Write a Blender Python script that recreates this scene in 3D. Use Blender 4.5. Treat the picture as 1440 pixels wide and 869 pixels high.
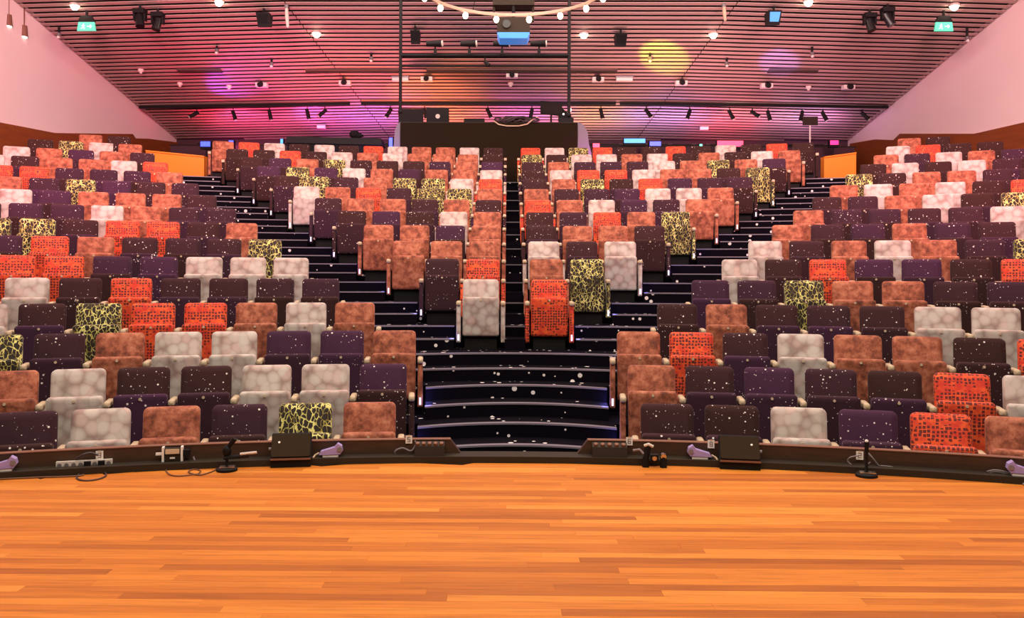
import bpy, math, random
from math import sin, cos, pi, radians as RAD
from mathutils import Vector, Matrix
random.seed(7)
for _o in list(bpy.data.objects): bpy.data.objects.remove(_o)
SC = bpy.context.scene
COL = SC.collection

# ------------------------------------------------------------------ camera
F, X0, YH = 1214.57, 700.83, 387.34          # focal length and principal point for a 1440 x 869 frame
CX, ROLL, YC, TA, EYE = -0.0603, 0.0040, -4.0578, 0.01007, 1.477
R1, DR = 11.6724, 0.822                      # radius of the first row of seats, tread depth
def to_world(X, D):                          # camera-aligned plan -> hall plan (origin at the centre of the arcs, +Y up the centre gap)
    px, py = X + CX, D - YC
    return px*cos(TA) - py*sin(TA), px*sin(TA) + py*cos(TA)
def W(u, v, D):                              # the point at distance D seen at (u, v)
    du, dv = u - X0, v - YH
    a, b = cos(ROLL)*du + sin(ROLL)*dv, -sin(ROLL)*du + cos(ROLL)*dv
    x, y = to_world(a*D/F, D)
    return Vector((x, y, EYE - b*D/F))
cam = bpy.data.cameras.new('camera'); cam_o = bpy.data.objects.new('camera', cam); COL.objects.link(cam_o)
cam.sensor_width = 36.0; cam.sensor_fit = 'HORIZONTAL'; cam.lens = F/1440*36
cam.shift_x = (720 - X0)/1440; cam.shift_y = (YH - 434.5)/1440
cam.clip_start = 0.05; cam.clip_end = 200
_x, _y = to_world(0, 0); CAM = Vector((_x, _y, EYE))
_r = Vector((cos(TA), sin(TA), 0)); _u = Vector((0, 0, 1)); _f = Vector((-sin(TA), cos(TA), 0))
_rr = _r*cos(ROLL) + _u*sin(ROLL); _uu = _u*cos(ROLL) - _r*sin(ROLL)
m4 = Matrix((_rr, _uu, -_f)).transposed().to_4x4(); m4.translation = CAM
cam_o.matrix_world = m4
SC.camera = cam_o

# ------------------------------------------------------------------ world, exposure, large lights
SC.view_settings.view_transform = 'Standard'; SC.view_settings.look = 'None'
SC.view_settings.exposure = 0.45; SC.view_settings.gamma = 1.0; SC.view_settings.use_curve_mapping = False
wd = bpy.data.worlds.new('world'); SC.world = wd; wd.use_nodes = True
wd.node_tree.nodes['Background'].inputs[0].default_value = (1.0, 0.82, 0.74, 1)
wd.node_tree.nodes['Background'].inputs[1].default_value = 0.05
def aim(o, target):
    d = Vector(target) - o.location
    o.rotation_euler = d.to_track_quat('-Z', 'Y').to_euler()
def area(name, loc, target, power, col, sx, sy):
    l = bpy.data.lights.new(name, 'AREA'); l.shape = 'RECTANGLE'; l.size = sx; l.size_y = sy
    l.energy = power; l.color = col
    o = bpy.data.objects.new(name, l); COL.objects.link(o); o.location = loc; aim(o, target); return o
def spot(name, loc, target, power, col, deg, blend=0.6, rad=0.08):
    l = bpy.data.lights.new(name, 'SPOT'); l.energy = power; l.color = col
    l.spot_size = RAD(deg); l.spot_blend = blend; l.shadow_soft_size = rad
    o = bpy.data.objects.new(name, l); COL.objects.link(o); o.location = loc; aim(o, target); return o
area('stage_wash', (0, 6.5, 8.0), (0, 8.4, 0), 285, (1.0, 0.84, 0.62), 9, 3)
area('front_of_house_wash', (0, 4.5, 8.2), (0, 15, 1.0), 260, (1.0, 0.86, 0.76), 11, 2.5)
for _y, _z, _e in ((9.6, 9.0, 380), (13.4, 8.8, 330), (17.2, 8.2, 265), (20.6, 7.6, 225)):
    area('house_batten', (0, _y, _z), (0, _y + 2.2, 2.0), _e, (1.0, 0.85, 0.76), 16, .6)
for sx in (-1, 1):
    area('wall_wash', (sx*7.0, 13.0, 7.5), (sx*10.8, 25, 5.8), 680, (1.0, 0.36, 0.43), 1.5, 1.5)

# ------------------------------------------------------------------ materials
MATS = {}
def nodes_of(m):
    m.use_nodes = True; nt = m.node_tree
    return nt, nt.nodes, nt.links, nt.nodes['Principled BSDF']
def mat(name, col, rough=0.6, metal=0.0, emit=None, estr=0.0, spec=0.5):
    m = bpy.data.materials.new(name); nt, N, K, b = nodes_of(m)
    b.inputs['Base Color'].default_value = (*col, 1); b.inputs['Roughness'].default_value = rough
    b.inputs['Metallic'].default_value = metal; b.inputs['Specular IOR Level'].default_value = spec
    if emit:
        b.inputs['Emission Color'].default_value = (*emit, 1); b.inputs['Emission Strength'].default_value = estr
    MATS[name] = m; return m
def coords(nt, scale=(1, 1, 1), rnd=True):
    N, K = nt.nodes, nt.links
    tc = N.new('ShaderNodeTexCoord'); mp = N.new('ShaderNodeMapping'); mp.inputs['Scale'].default_value = scale
    if rnd:
        oi = N.new('ShaderNodeObjectInfo'); mu = N.new('ShaderNodeVectorMath'); mu.operation = 'SCALE'
        mu.inputs[0].default_value = (37.0, 23.0, 51.0); K.new(oi.outputs['Random'], mu.inputs['Scale'])
        ad = N.new('ShaderNodeVectorMath'); ad.operation = 'ADD'
        K.new(tc.outputs['Object'], ad.inputs[0]); K.new(mu.outputs[0], ad.inputs[1]); K.new(ad.outputs[0], mp.inputs['Vector'])
    else:
        K.new(tc.outputs['Object'], mp.inputs['Vector'])
    return mp.outputs[0]
def ramp(nt, fac, stops, interp='LINEAR'):
    r = nt.nodes.new('ShaderNodeValToRGB'); r.color_ramp.interpolation = interp
    while len(r.color_ramp.elements) < len(stops): r.color_ramp.elements.new(0.5)
    for e, (p, c) in zip(r.color_ramp.elements, stops): e.position = p; e.color = (*c, 1)
    nt.links.new(fac, r.inputs[0]); return r.outputs[0]
def mixc(nt, fac, a, b):
    x = nt.nodes.new('ShaderNodeMix'); x.data_type = 'RGBA'
    for s, val in ((x.inputs[0], fac), (x.inputs[6], a), (x.inputs[7], b)):
        if hasattr(val, 'links'): nt.links.new(val, s)
        elif isinstance(val, tuple): s.default_value = (*val, 1)
        else: s.default_value = val
    return x.outputs[2]
def mth(nt, op, a, b=None):
    x = nt.nodes.new('ShaderNodeMath'); x.operation = op
    for s, val in ((x.inputs[0], a), (x.inputs[1], b)):
        if val is None: continue
        if hasattr(val, 'links'): nt.links.new(val, s)
        else: s.default_value = val
    return x.outputs[0]
def voro(nt, vec, scale, metric='EUCLIDEAN', rnd=1.0, feat='F1'):
    v = nt.nodes.new('ShaderNodeTexVoronoi'); v.feature = feat; v.distance = metric
    v.inputs['Scale'].default_value = scale; v.inputs['Randomness'].default_value = rnd
    nt.links.new(vec, v.inputs['Vector']); return v
def noise(nt, vec, scale, detail=3.0, rough=0.55):
    n = nt.nodes.new('ShaderNodeTexNoise'); n.inputs['Scale'].default_value = scale
    n.inputs['Detail'].default_value = detail; n.inputs['Roughness'].default_value = rough
    nt.links.new(vec, n.inputs['Vector']); return n.outputs['Fac']
def bump(nt, h, b, strength=0.3, dist=0.01):
    x = nt.nodes.new('ShaderNodeBump'); x.inputs['Strength'].default_value = strength; x.inputs['Distance'].default_value = dist
    nt.links.new(h, x.inputs['Height']); nt.links.new(x.outputs[0], b.inputs['Normal'])
def specks(nt, vec, scale, thr, keep):
    v = voro(nt, vec, scale); sp = nt.nodes.new('ShaderNodeSeparateColor'); nt.links.new(v.outputs['Color'], sp.inputs[0])
    rad = mth(nt, 'MULTIPLY', sp.outputs[1], thr)
    return mth(nt, 'MULTIPLY', mth(nt, 'LESS_THAN', v.outputs['Distance'], rad), mth(nt, 'GREATER_THAN', sp.outputs[0], keep))
def sheen(b, w=0.5, col=(1, 1, 1)):
    b.inputs['Sheen Weight'].default_value = w; b.inputs['Sheen Roughness'].default_value = 0.45
    b.inputs['Sheen Tint'].default_value = (*col, 1)

m = mat('speckled_purple', (.06, .03, .05), .9, spec=.15); nt, N, K, b = nodes_of(m); v = coords(nt)
oi = N.new('ShaderNodeObjectInfo')
base = ramp(nt, oi.outputs['Random'], [(0, (.040, .017, .015)), (.4, (.046, .019, .021)), (.75, (.046, .019, .032)), (1, (.060, .022, .052))])
s = mth(nt, 'MAXIMUM', specks(nt, v, 19, .19, .25), specks(nt, v, 38, .19, .50))
K.new(mixc(nt, s, base, (.86, .78, .74)), b.inputs['Base Color']); sheen(b, .06, (.9, .7, .8))

m = mat('grey_bubbles', (.5, .46, .43), .8); nt, N, K, b = nodes_of(m); v = coords(nt)
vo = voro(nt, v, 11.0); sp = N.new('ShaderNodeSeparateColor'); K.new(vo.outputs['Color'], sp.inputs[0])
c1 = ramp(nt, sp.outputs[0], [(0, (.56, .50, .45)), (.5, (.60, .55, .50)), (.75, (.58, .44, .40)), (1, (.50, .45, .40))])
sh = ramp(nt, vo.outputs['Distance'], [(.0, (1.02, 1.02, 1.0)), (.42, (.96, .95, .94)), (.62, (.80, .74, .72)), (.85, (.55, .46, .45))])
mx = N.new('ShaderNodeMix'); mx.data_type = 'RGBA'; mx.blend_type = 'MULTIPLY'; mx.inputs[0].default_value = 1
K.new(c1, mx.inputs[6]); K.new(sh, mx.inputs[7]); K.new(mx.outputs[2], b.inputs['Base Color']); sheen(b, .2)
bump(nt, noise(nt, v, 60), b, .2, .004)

m = mat('rust_velvet', (.4, .13, .08), .8); nt, N, K, b = nodes_of(m); v = coords(nt)
n1 = noise(nt, v, 11, 5, .68)
K.new(ramp(nt, n1, [(.32, (.10, .026, .013)), (.44, (.25, .062, .028)), (.54, (.40, .120, .060)), (.68, (.54, .21, .115))]), b.inputs['Base Color'])
sheen(b, .15, (1, .7, .6)); bump(nt, noise(nt, v, 45), b, .25, .004)

m = mat('orange_grid', (.85, .1, .02), .75); nt, N, K, b = nodes_of(m); v = coords(nt)
v1 = voro(nt, v, 31, 'CHEBYCHEV', .30); n1 = noise(nt, v, 12, 3)
hole = mth(nt, 'LESS_THAN', v1.outputs['Distance'], mth(nt, 'ADD', mth(nt, 'MULTIPLY', n1, .42), .135))
oc = ramp(nt, n1, [(.35, (.62, .030, .012)), (.6, (.88, .115, .022))])
K.new(mixc(nt, hole, oc, (.13, .012, .012)), b.inputs['Base Color']); sheen(b, .2, (1, .6, .4))

m = mat('yellow_dapple', (.1, .08, .02), .8); nt, N, K, b = nodes_of(m); v = coords(nt, (1.2, 1.2, .75))
n1 = noise(nt, v, 9, 3, .6)
ns = N.new('ShaderNodeTexNoise'); ns.inputs['Scale'].default_value = 18; K.new(v, ns.inputs['Vector'])
va = N.new('ShaderNodeVectorMath'); va.operation = 'SCALE'; va.inputs['Scale'].default_value = .05; K.new(ns.outputs['Color'], va.inputs[0])
vb = N.new('ShaderNodeVectorMath'); vb.operation = 'ADD'; K.new(v, vb.inputs[0]); K.new(va.outputs[0], vb.inputs[1])
ve = voro(nt, vb.outputs[0], 21, feat='DISTANCE_TO_EDGE')
edge = mth(nt, 'LESS_THAN', ve.outputs['Distance'], mth(nt, 'MULTIPLY', mth(nt, 'SUBTRACT', n1, .26), .25))
yc_ = ramp(nt, n1, [(.4, (.40, .33, .05)), (.6, (.84, .78, .26))])
K.new(mixc(nt, edge, (.020, .011, .008), yc_), b.inputs['Base Color'])
sheen(b, .2)
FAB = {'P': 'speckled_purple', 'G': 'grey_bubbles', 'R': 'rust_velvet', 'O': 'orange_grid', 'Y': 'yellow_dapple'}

m = mat('carpet', (.012, .010, .016), .95, spec=.05); nt, N, K, b = nodes_of(m); v = coords(nt, rnd=False)
K.new(mixc(nt, specks(nt, v, 9.0, .26, .15), (.004, .003, .006), (.85, .78, .76)), b.inputs['Base Color'])
bump(nt, noise(nt, v, 220), b, .3, .004)

m = mat('plank_wood', (.5, .2, .06), .5, spec=.3); nt, N, K, b = nodes_of(m); v = coords(nt, (1.2, 22, 22))
oi = N.new('ShaderNodeObjectInfo')
base = ramp(nt, oi.outputs['Random'], [(0, (.36, .098, .009)), (.2, (.49, .145, .014)), (.5, (.57, .180, .018)), (.8, (.62, .205, .023)), (1, (.70, .265, .036))])
gr = ramp(nt, noise(nt, v, 2.2, 5, .6), [(.28, (.70, .64, .58)), (.5, (1, 1, 1)), (.75, (1.12, 1.1, 1.05))])
mx = N.new('ShaderNodeMix'); mx.data_type = 'RGBA'; mx.blend_type = 'MULTIPLY'; mx.inputs[0].default_value = 1
K.new(base, mx.inputs[6]); K.new(gr, mx.inputs[7]); K.new(mx.outputs[2], b.inputs['Base Color'])

m = mat('slat_wood', (.55, .44, .40), .6); nt, N, K, b = nodes_of(m); v = coords(nt, (1, 14, 14))
K.new(ramp(nt, noise(nt, v, 2, 4), [(.3, (.46, .33, .30)), (.7, (.58, .43, .39))]), b.inputs['Base Color'])

m = mat('wall_paint', (.80, .66, .64), .75); nt, N, K, b = nodes_of(m); v = coords(nt, rnd=False)
K.new(ramp(nt, noise(nt, v, .6, 2), [(.3, (.84, .68, .67)), (.7, (.87, .72, .70))]), b.inputs['Base Color'])  # white plaster tinted pink, the coloured light worked into its base colour
m = mat('wainscot_wood', (.36, .10, .02), .5); nt, N, K, b = nodes_of(m); v = coords(nt, (1, 1, 9), rnd=False)
K.new(ramp(nt, noise(nt, v, 1.5, 4), [(.3, (.19, .045, .005)), (.7, (.26, .068, .008))]), b.inputs['Base Color'])
m = mat('kerb_wood', (.075, .034, .016), .55); nt, N, K, b = nodes_of(m); v = coords(nt, (2, 2, 14), rnd=False)
K.new(ramp(nt, noise(nt, v, 3, 4), [(.3, (.042, .018, .008)), (.7, (.066, .029, .013))]), b.inputs['Base Color'])
mat('parapet_orange', (.80, .22, .006), .5)
mat('black', (.006, .0055, .006), .6, spec=.2)
mat('black_gloss', (.010, .010, .011), .25)
mat('soft_black', (.009, .008, .009), .9, spec=.2)
mat('dark_brown', (.022, .013, .006), .6, spec=.25)
mat('booth_brown', (.014, .008, .0015), .7, spec=.1)
mat('tray_dark', (.028, .020, .012), .6, spec=.25)
mat('tan', (.60, .46, .30), .5)
mat('nosing', (.22, .19, .235), .45, .2)
mat('white', (.80, .77, .72), .5)
mat('wing_grey', (.16, .14, .16), .5)
mat('off_white', (.62, .56, .50), .6)
mat('chrome', (.6, .58, .55), .25, 1.0)
mat('bronze', (.75, .60, .42), .35, .3)
mat('grey_metal', (.22, .21, .22), .45, .5)
mat('lilac', (.36, .28, .58), .5)
mat('cable_dark', (.045, .030, .030), .6)
mat('cable_brown', (.16, .07, .03), .6)
mat('cable_grey', (.20, .17, .18), .6)
mat('ceiling_void', (.020, .010, .010), .95)
mat('back_wall_dark', (.060, .024, .036), .8)
mat('ring_metal', (.34, .22, .18), .5, .2)
mat('bulb_glow', (1, .9, .75), .4, 0, (1, .78, .48), 8)
mat('downlight_glow', (1, .9, .8), .4, 0, (1, .82, .62), 18)
mat('aisle_glow', (.9, .9, 1), .4, 0, (.55, .58, 1.0), 1.1)
mat('exit_glow', (.1, .7, .5), .5, 0, (.04, .60, .36), .45)
mat('exit_white', (.9, 1, .95), .5, 0, (.6, 1, .8), .5)
mat('led_blue', (.1, .2, 1), .4, 0, (.03, .07, 1.0), 1.5)
mat('led_cyan', (.1, .5, 1), .4, 0, (.02, .30, 1.0), 1.1)
mat('led_red', (1, .1, .2), .4, 0, (1, .05, .12), 1.5)
mat('led_pink', (1, .1, .5), .4, 0, (1, .03, .28), .6)
mat('led_green', (.1, 1, .6), .4, 0, (.1, 1, .55), 3)
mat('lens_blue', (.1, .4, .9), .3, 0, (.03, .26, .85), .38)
mat('lens_white', (.9, .85, .8), .3, 0, (1, .85, .7), 2.0)
mat('screen_dark', (.015, .016, .018), .2)
mat('tag_ink', (.08, .05, .05), .7)
mat('monitor_brown', (.026, .014, .004), .7, spec=.12)
mat('slot_brown', (.10, .060, .055), .7)
mat('chocolate', (.20, .085, .05), .6)

# ------------------------------------------------------------------ mesh helpers
class MB:
    def __init__(s): s.v = []; s.f = []; s.m = []; s.ms = []
    def add(s, vs, fs, mi=0):
        o = len(s.v); s.v += [tuple(x) for x in vs]; s.f += [tuple(i+o for i in f) for f in fs]; s.m += [mi]*len(fs); return s
    def box(s, x0, x1, y0, y1, z0, z1, mi=0):
        return s.add([(x0,y0,z0),(x1,y0,z0),(x1,y1,z0),(x0,y1,z0),(x0,y0,z1),(x1,y0,z1),(x1,y1,z1),(x0,y1,z1)],
                     [(0,3,2,1),(4,5,6,7),(0,1,5,4),(1,2,6,5),(2,3,7,6),(3,0,4,7)], mi)
    def prism(s, bot, top, mi=0):
        n = len(bot)
        return s.add(list(bot)+list(top), [tuple(range(n-1, -1, -1)), tuple(range(n, 2*n))] +
                     [(i, (i+1) % n, n+(i+1) % n, n+i) for i in range(n)], mi)
    def loft(s, loops, mi=0, cap=True):
        n = len(loops[0]); vs = [p for l in loops for p in l]; fs = []
        for a in range(len(loops)-1):
            for i in range(n):
                j = (i+1) % n; fs.append((a*n+i, a*n+j, (a+1)*n+j, (a+1)*n+i))
        if cap: fs += [tuple(range(n-1, -1, -1)), tuple(range((len(loops)-1)*n, len(loops)*n))]
        return s.add(vs, fs, mi)
    def tube(s, pts, r, n=8, mi=0, cap=True):
        pts = [Vector(p) for p in pts]; rs = r if isinstance(r, (list, tuple)) else [r]*len(pts); loops = []
        prev = None
        for i, p in enumerate(pts):
            t = (pts[min(i+1, len(pts)-1)] - pts[max(i-1, 0)]).normalized()
            if prev is None: a = t.orthogonal().normalized()
            else:
                a = prev - t*prev.dot(t); a = a.normalized() if a.length > 1e-6 else t.orthogonal().normalized()
            prev = a; bb = t.cross(a)
            loops.append([p + a*cos(2*pi*k/n)*rs[i] + bb*sin(2*pi*k/n)*rs[i] for k in range(n)])
        return s.loft(loops, mi, cap)
    def ball(s, c, r, n=10, k=6, mi=0, sz=1.0):
        c = Vector(c); loops = []
        for a in range(k+1):
            ph = -pi/2 + pi*min(max(a/k, .02), .98)
            loops.append([c + Vector((r*cos(ph)*cos(2*pi*j/n), r*cos(ph)*sin(2*pi*j/n), r*sz*sin(ph))) for j in range(n)])
        return s.loft(loops, mi)
    def arc(s, ra, rb, z0, z1, t0, t1, n=24, mi=0):
        vs = []; fs = []
        for i in range(n+1):
            t = t0 + (t1-t0)*i/n; sx, cy = sin(t), cos(t)
            vs += [(ra*sx, ra*cy, z0), (rb*sx, rb*cy, z0), (rb*sx, rb*cy, z1), (ra*sx, ra*cy, z1)]
        for i in range(n):
            a, c = 4*i, 4*i+4
            fs += [(a+3, a+2, c+2, c+3), (a, c, c+1, a+1), (a, a+3, c+3, c), (a+1, c+1, c+2, a+2)]
        fs += [(0, 1, 2, 3), (4*n+3, 4*n+2, 4*n+1, 4*n)]
        return s.add(vs, fs, mi)
    def bowed(s, ra, rb, z0, z1, t0, t1, sag, n=24, mi=0):   # as arc, but the front edge comes forward towards both ends
        vs = []; fs = []; tm, th = (t0+t1)/2, (t1-t0)/2
        for i in range(n+1):
            t = t0 + (t1-t0)*i/n; d = sag*((t-tm)/th)**2; sx, cy = sin(t), cos(t); r2 = rb - d if rb - ra < .2 else rb
            vs += [((ra-d)*sx, (ra-d)*cy, z0), (r2*sx, r2*cy, z0), (r2*sx, r2*cy, z1), ((ra-d)*sx, (ra-d)*cy, z1)]
        for i in range(n):
            a, c = 4*i, 4*i+4
            fs += [(a+3, a+2, c+2, c+3), (a, c, c+1, a+1), (a, a+3, c+3, c), (a+1, c+1, c+2, a+2)]
        fs += [(0, 1, 2, 3), (4*n+3, 4*n+2, 4*n+1, 4*n)]
        return s.add(vs, fs, mi)
    def mesh(s, name, mats, smooth=False):
        me = bpy.data.meshes.new(name); me.from_pydata(s.v, [], s.f)
        for x in (mats if isinstance(mats, (list, tuple)) else [mats]): me.materials.append(MATS[x])
        if any(s.m): me.polygons.foreach_set('material_index', s.m)
        if smooth: me.polygons.foreach_set('use_smooth', [True]*len(s.f))
        me.validate(); me.update()
        if smooth:
            try: me.set_sharp_from_angle(angle=RAD(50))
            except Exception: pass
        return me
def link(name, data, parent=None, loc=None, rot=None):
    o = bpy.data.objects.new(name, data); COL.objects.link(o)
    if parent: o.parent = parent
    if loc is not None: o.location = loc
    if rot is not None: o.rotation_euler = rot
    return o
def build(mb, name, mats, parent=None, smooth=False, loc=None, rot=None):
    return link(name, mb.mesh(name, mats, smooth), parent, loc, rot)
def tag(o, label, cat=None, group=None, kind=None):
    o['label'] = label
    if cat: o['category'] = cat
    if group: o['group'] = group
    if kind: o['kind'] = kind
    return o
def thing(name, label, cat, loc=(0, 0, 0), rot=(0, 0, 0), group=None):
    return tag(link(name, None, None, loc, rot), label, cat, group)
def rrect(hx, z0, z1, r, y, n=4, tilt=0.0):
    out = []
    for cx, cz, a0 in ((hx-r, z1-r, 0), (-hx+r, z1-r, pi/2), (-hx+r, z0+r, pi), (hx-r, z0+r, 1.5*pi)):
        for k in range(n+1):
            a = a0 + pi/2*k/n; z = cz + r*sin(a)
            out.append((cx + r*cos(a), y + tilt*(z-z0), z))
    return out
def cushion(mb, hx, z0, z1, y0, y1, r, e, tilt=0.0, mi=0):
    lo = []
    for y, d in ((y0-.006, e*2.2), (y0, e), (y0+e*.35, e*.3), (y0+e, 0), (y1-e, 0), (y1-e*.35, e*.3), (y1, e)):
        lo.append(rrect(hx-d, z0+d, z1-d, max(r-d*.6, .004), y, 4, tilt))
    return mb.loft(lo[::-1], mi)

# ------------------------------------------------------------------ plan of the hall
def Rk(k): return R1 + (k-1)*DR
def zf(k): return EYE + .27246*k - 1.4108 - .87 + (.02 if k == 1 else 0)      # floor of row k
def Rn(k): return Rk(k) - .70                                                # front edge of its tread
RISE = .27246
CA, CM = 10.385, .228                        # ceiling: EYE + CA - CM * distance from the camera
def ceil_z(y): return EYE + CA - CM*(y - CAM.y)
def wall_x(y): return 11.07 - .07*(y - CAM.y - 19)
YB = 31.1                                    # rear wall
def side0(k): return 1.30 + .562*max(0, k-3)  # first seat of the side blocks, along the arc
def ray(u, v):
    p = W(u, v, 1.0); return p - CAM
def on_ceiling(u, v, drop=0.0):
    d = ray(u, v); t = (CA - drop)/(d.z + CM*d.y); return CAM + d*t
def on_wall(u, v, inset=0.0):
    d = ray(u, v); sg = 1 if u > X0 else -1
    # sg*x = 11.07-.07*(y-CAM.y-19) - inset
    t = (11.07 + .07*19 - inset - sg*CAM.x)/(sg*d.x + .07*d.y); return CAM + d*t

# ------------------------------------------------------------------ the setting: stage, tiers, walls, ceiling
RS = 10.86                                   # edge of the stage
mb = MB(); n = 40; T = .56
ring = [(RS*sin(-T + 2*T*i/n), RS*cos(-T + 2*T*i/n)) for i in range(n+1)]
poly = [(ring[0][0], 0), ] + ring + [(ring[-1][0], 0)]
mb.prism([(x, y, -.6) for x, y in poly[::-1]], [(x, y, -.022) for x, y in poly[::-1]])
stage = tag(build(mb, 'floor', 'plank_wood'), 'orange-brown wooden stage floor of narrow boards in the foreground', kind='structure')
# planks, clipped to the curve of the stage edge
PW = .078; row = 0; y = 7.50; shared = {}
rng = random.Random(3)
while y + PW*.5 < RS:
    x = -5.0 - rng.random()*1.6; yn = min(y + PW, RS)
    def xe(yy): return math.sqrt(max(RS*RS - yy*yy, 0)) - .004
    outer = y + PW > RS*cos(.47)
    segs = []
    while x < 5.0:
        ln = rng.choice((1.1, 1.5, 1.9, 2.3)); segs.append((x, x+ln)); x += ln
    for a, bb in segs:
        e0, e1 = xe(y), xe(yn) if y+PW <= RS else 0
        na, nb, fa, fb = max(a, -e0), min(bb, e0), max(a, -e1), min(bb, e1)
        if nb - na < .02: continue
        cut = abs(na-a) + abs(nb-bb) + abs(fa-a) + abs(fb-bb) > 1e-6
        g = .0005
        if fb - fa < .01: fa = fb = (na+nb)/2; fa -= .004; fb += .004
        if not cut:
            key = round(bb-a, 2)
            if key not in shared: shared[key] = MB().box(g, key-g, g, PW-g, -.02, 0).mesh('plank', 'plank_wood')
            link('plank', shared[key], stage, (a, y, 0))
        else:
            p = [(na-a+g, g), (nb-a-g, g), (fb-a-g, yn-y-g), (fa-a+g, yn-y-g)]
            link('plank', MB().prism([(q, w, -.02) for q, w in p], [(q, w, 0) for q, w in p]).mesh('plank', 'plank_wood'), stage, (a, y, 0))
    y += PW; row += 1

ORD = ['zeroth', 'first', 'second', 'third', 'fourth', 'fifth', 'sixth', 'seventh', 'eighth', 'ninth', 'tenth', 'eleventh',
       'twelfth', 'thirteenth', 'fourteenth', 'fifteenth', 'sixteenth']
def half_angle(r): return min(math.asin(min(.97, 10.55/r)), .30 + .0145*r)
def spans(k):                                # the aisles on the tread of row k, as arc lengths
    s = side0(k) - .335; nc = k - 4
    if nc <= 0: return [(-s, s)]
    e = .43 + .55*(nc-1) + .335
    return [(-s, -e), (e, s), (-.13, .13)]
for k in range(1, 17):
    ra, rb = Rn(k), (Rn(k+1) if k < 16 else Rn(17) + .05)
    h = half_angle(ra)
    mb = MB().arc(ra, rb + .02, zf(k) - RISE - .02, zf(k), -h, h, 48)
    t = tag(build(mb, 'floor', 'carpet'), 'black speckled carpet tread under the %s row of seats' % ORD[k], kind='structure')
    if k > 1:
        for a, c in spans(k-1):
            r0 = Rn(k) - .411; n = max(2, int((c-a)/.12))
            nd = .075 if c - a > .5 else .016  # edge strips widened and paled to stand in for lit tread tops
            A0, A1, sg_ = a/Rk(k-1), c/Rk(k-1), (.24 if k <= 5 else 0.0)
            st = build(MB().bowed(r0, Rn(k), zf(k-1), zf(k) - RISE/2, A0, A1, sg_, n), 'step', 'carpet', t)
            if c - a > .5: build(MB().bowed(r0 - .006, r0 + nd, zf(k) - RISE/2 - .012, zf(k) - RISE/2 + .004, A0, A1, sg_, n), 'nosing', 'nosing', st)
            if sg_: build(MB().bowed(Rn(k) - .001, Rn(k) + .3, zf(k) - RISE/2, zf(k) + .001, A0, A1, sg_, n), 'step', 'carpet', t)
            build(MB().bowed(Rn(k) - .006, Rn(k) + nd, zf(k) - .012, zf(k) + .004, A0, A1, sg_, n), 'nosing', 'nosing', t)
ZB = zf(16)
h = half_angle(Rn(17)); n = 40
ring = [((Rn(17)+.04)*sin(-h + 2*h*i/n), (Rn(17)+.04)*cos(-h + 2*h*i/n)) for i in range(n+1)]
poly = ring + [(wall_x(YB)-.02, YB), (-wall_x(YB)+.02, YB)]
tag(build(MB().prism([(x, y, ZB-.3) for x, y in poly[::-1]], [(x, y, ZB) for x, y in poly[::-1]]), 'floor', 'carpet'),
    'dark carpeted landing behind the last row of seats', kind='structure')

# side walls with raked wooden wainscot
for sg, nm, pts in ((-1, 'left', [(-260, 250), (-120, 205), (0, 172), (78, 187), (187, 188.5), (191, 194.5), (209, 195), (252, 200.5)]),
                    (1, 'right', [(1700, 240), (1560, 205), (1440, 172), (1370, 188), (1265, 188), (1256, 197), (1230, 196), (1195, 202)])):
    y0, y1 = 9.5, YB
    inn = [(sg*wall_x(y), y) for y in (y0, y1)]; out = [(sg*(wall_x(y)+.25), y) for y in (y1, y0)]
    pl = inn + out
    if sg > 0: pl = pl[::-1]
    mb = MB().prism([(x, y, -.7) for x, y in pl], [(x, y, ceil_z(y) + .12) for x, y in pl])
    tag(build(mb, 'wall_'+nm, 'wall_paint'), 'pink-lit white plaster wall on the %s side of the hall' % nm, kind='structure')
    top = [on_wall(u, v, .05) for u, v in pts]; top.sort(key=lambda p: p.y)
    lo = [Vector((p.x, p.y, p.z - 2.2)) for p in top]
    mb = MB(); nn = len(top)
    o2 = Vector((sg*.045, 0, 0))
    vs = top + lo + [p + o2 for p in top] + [p + o2 for p in lo]; fs = []
    for i in range(nn-1):
        fs += [(i, i+1, nn+i+1, nn+i), (2*nn+i, 3*nn+i, 3*nn+i+1, 2*nn+i+1), (i, 2*nn+i, 2*nn+i+1, i+1), (nn+i, nn+i+1, 3*nn+i+1, 3*nn+i)]
    fs += [(0, nn, 3*nn, 2*nn), (nn-1, 3*nn-1, 4*nn-1, 2*nn-1)]
    mb.add(vs, fs)
    tag(build(mb, 'trim_1' if sg < 0 else 'trim_2', 'wainscot_wood'), 'red-brown timber wainscot along the foot of the %s wall' % nm, kind='structure')
mb = MB().box(-wall_x(YB)-.2, wall_x(YB)+.2, YB, YB+.2, ZB-.4, ceil_z(YB)+.1)
tag(build(mb, 'wall_rear', 'back_wall_dark'), 'dark rear wall under the low end of the ceiling', kind='structure')

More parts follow.
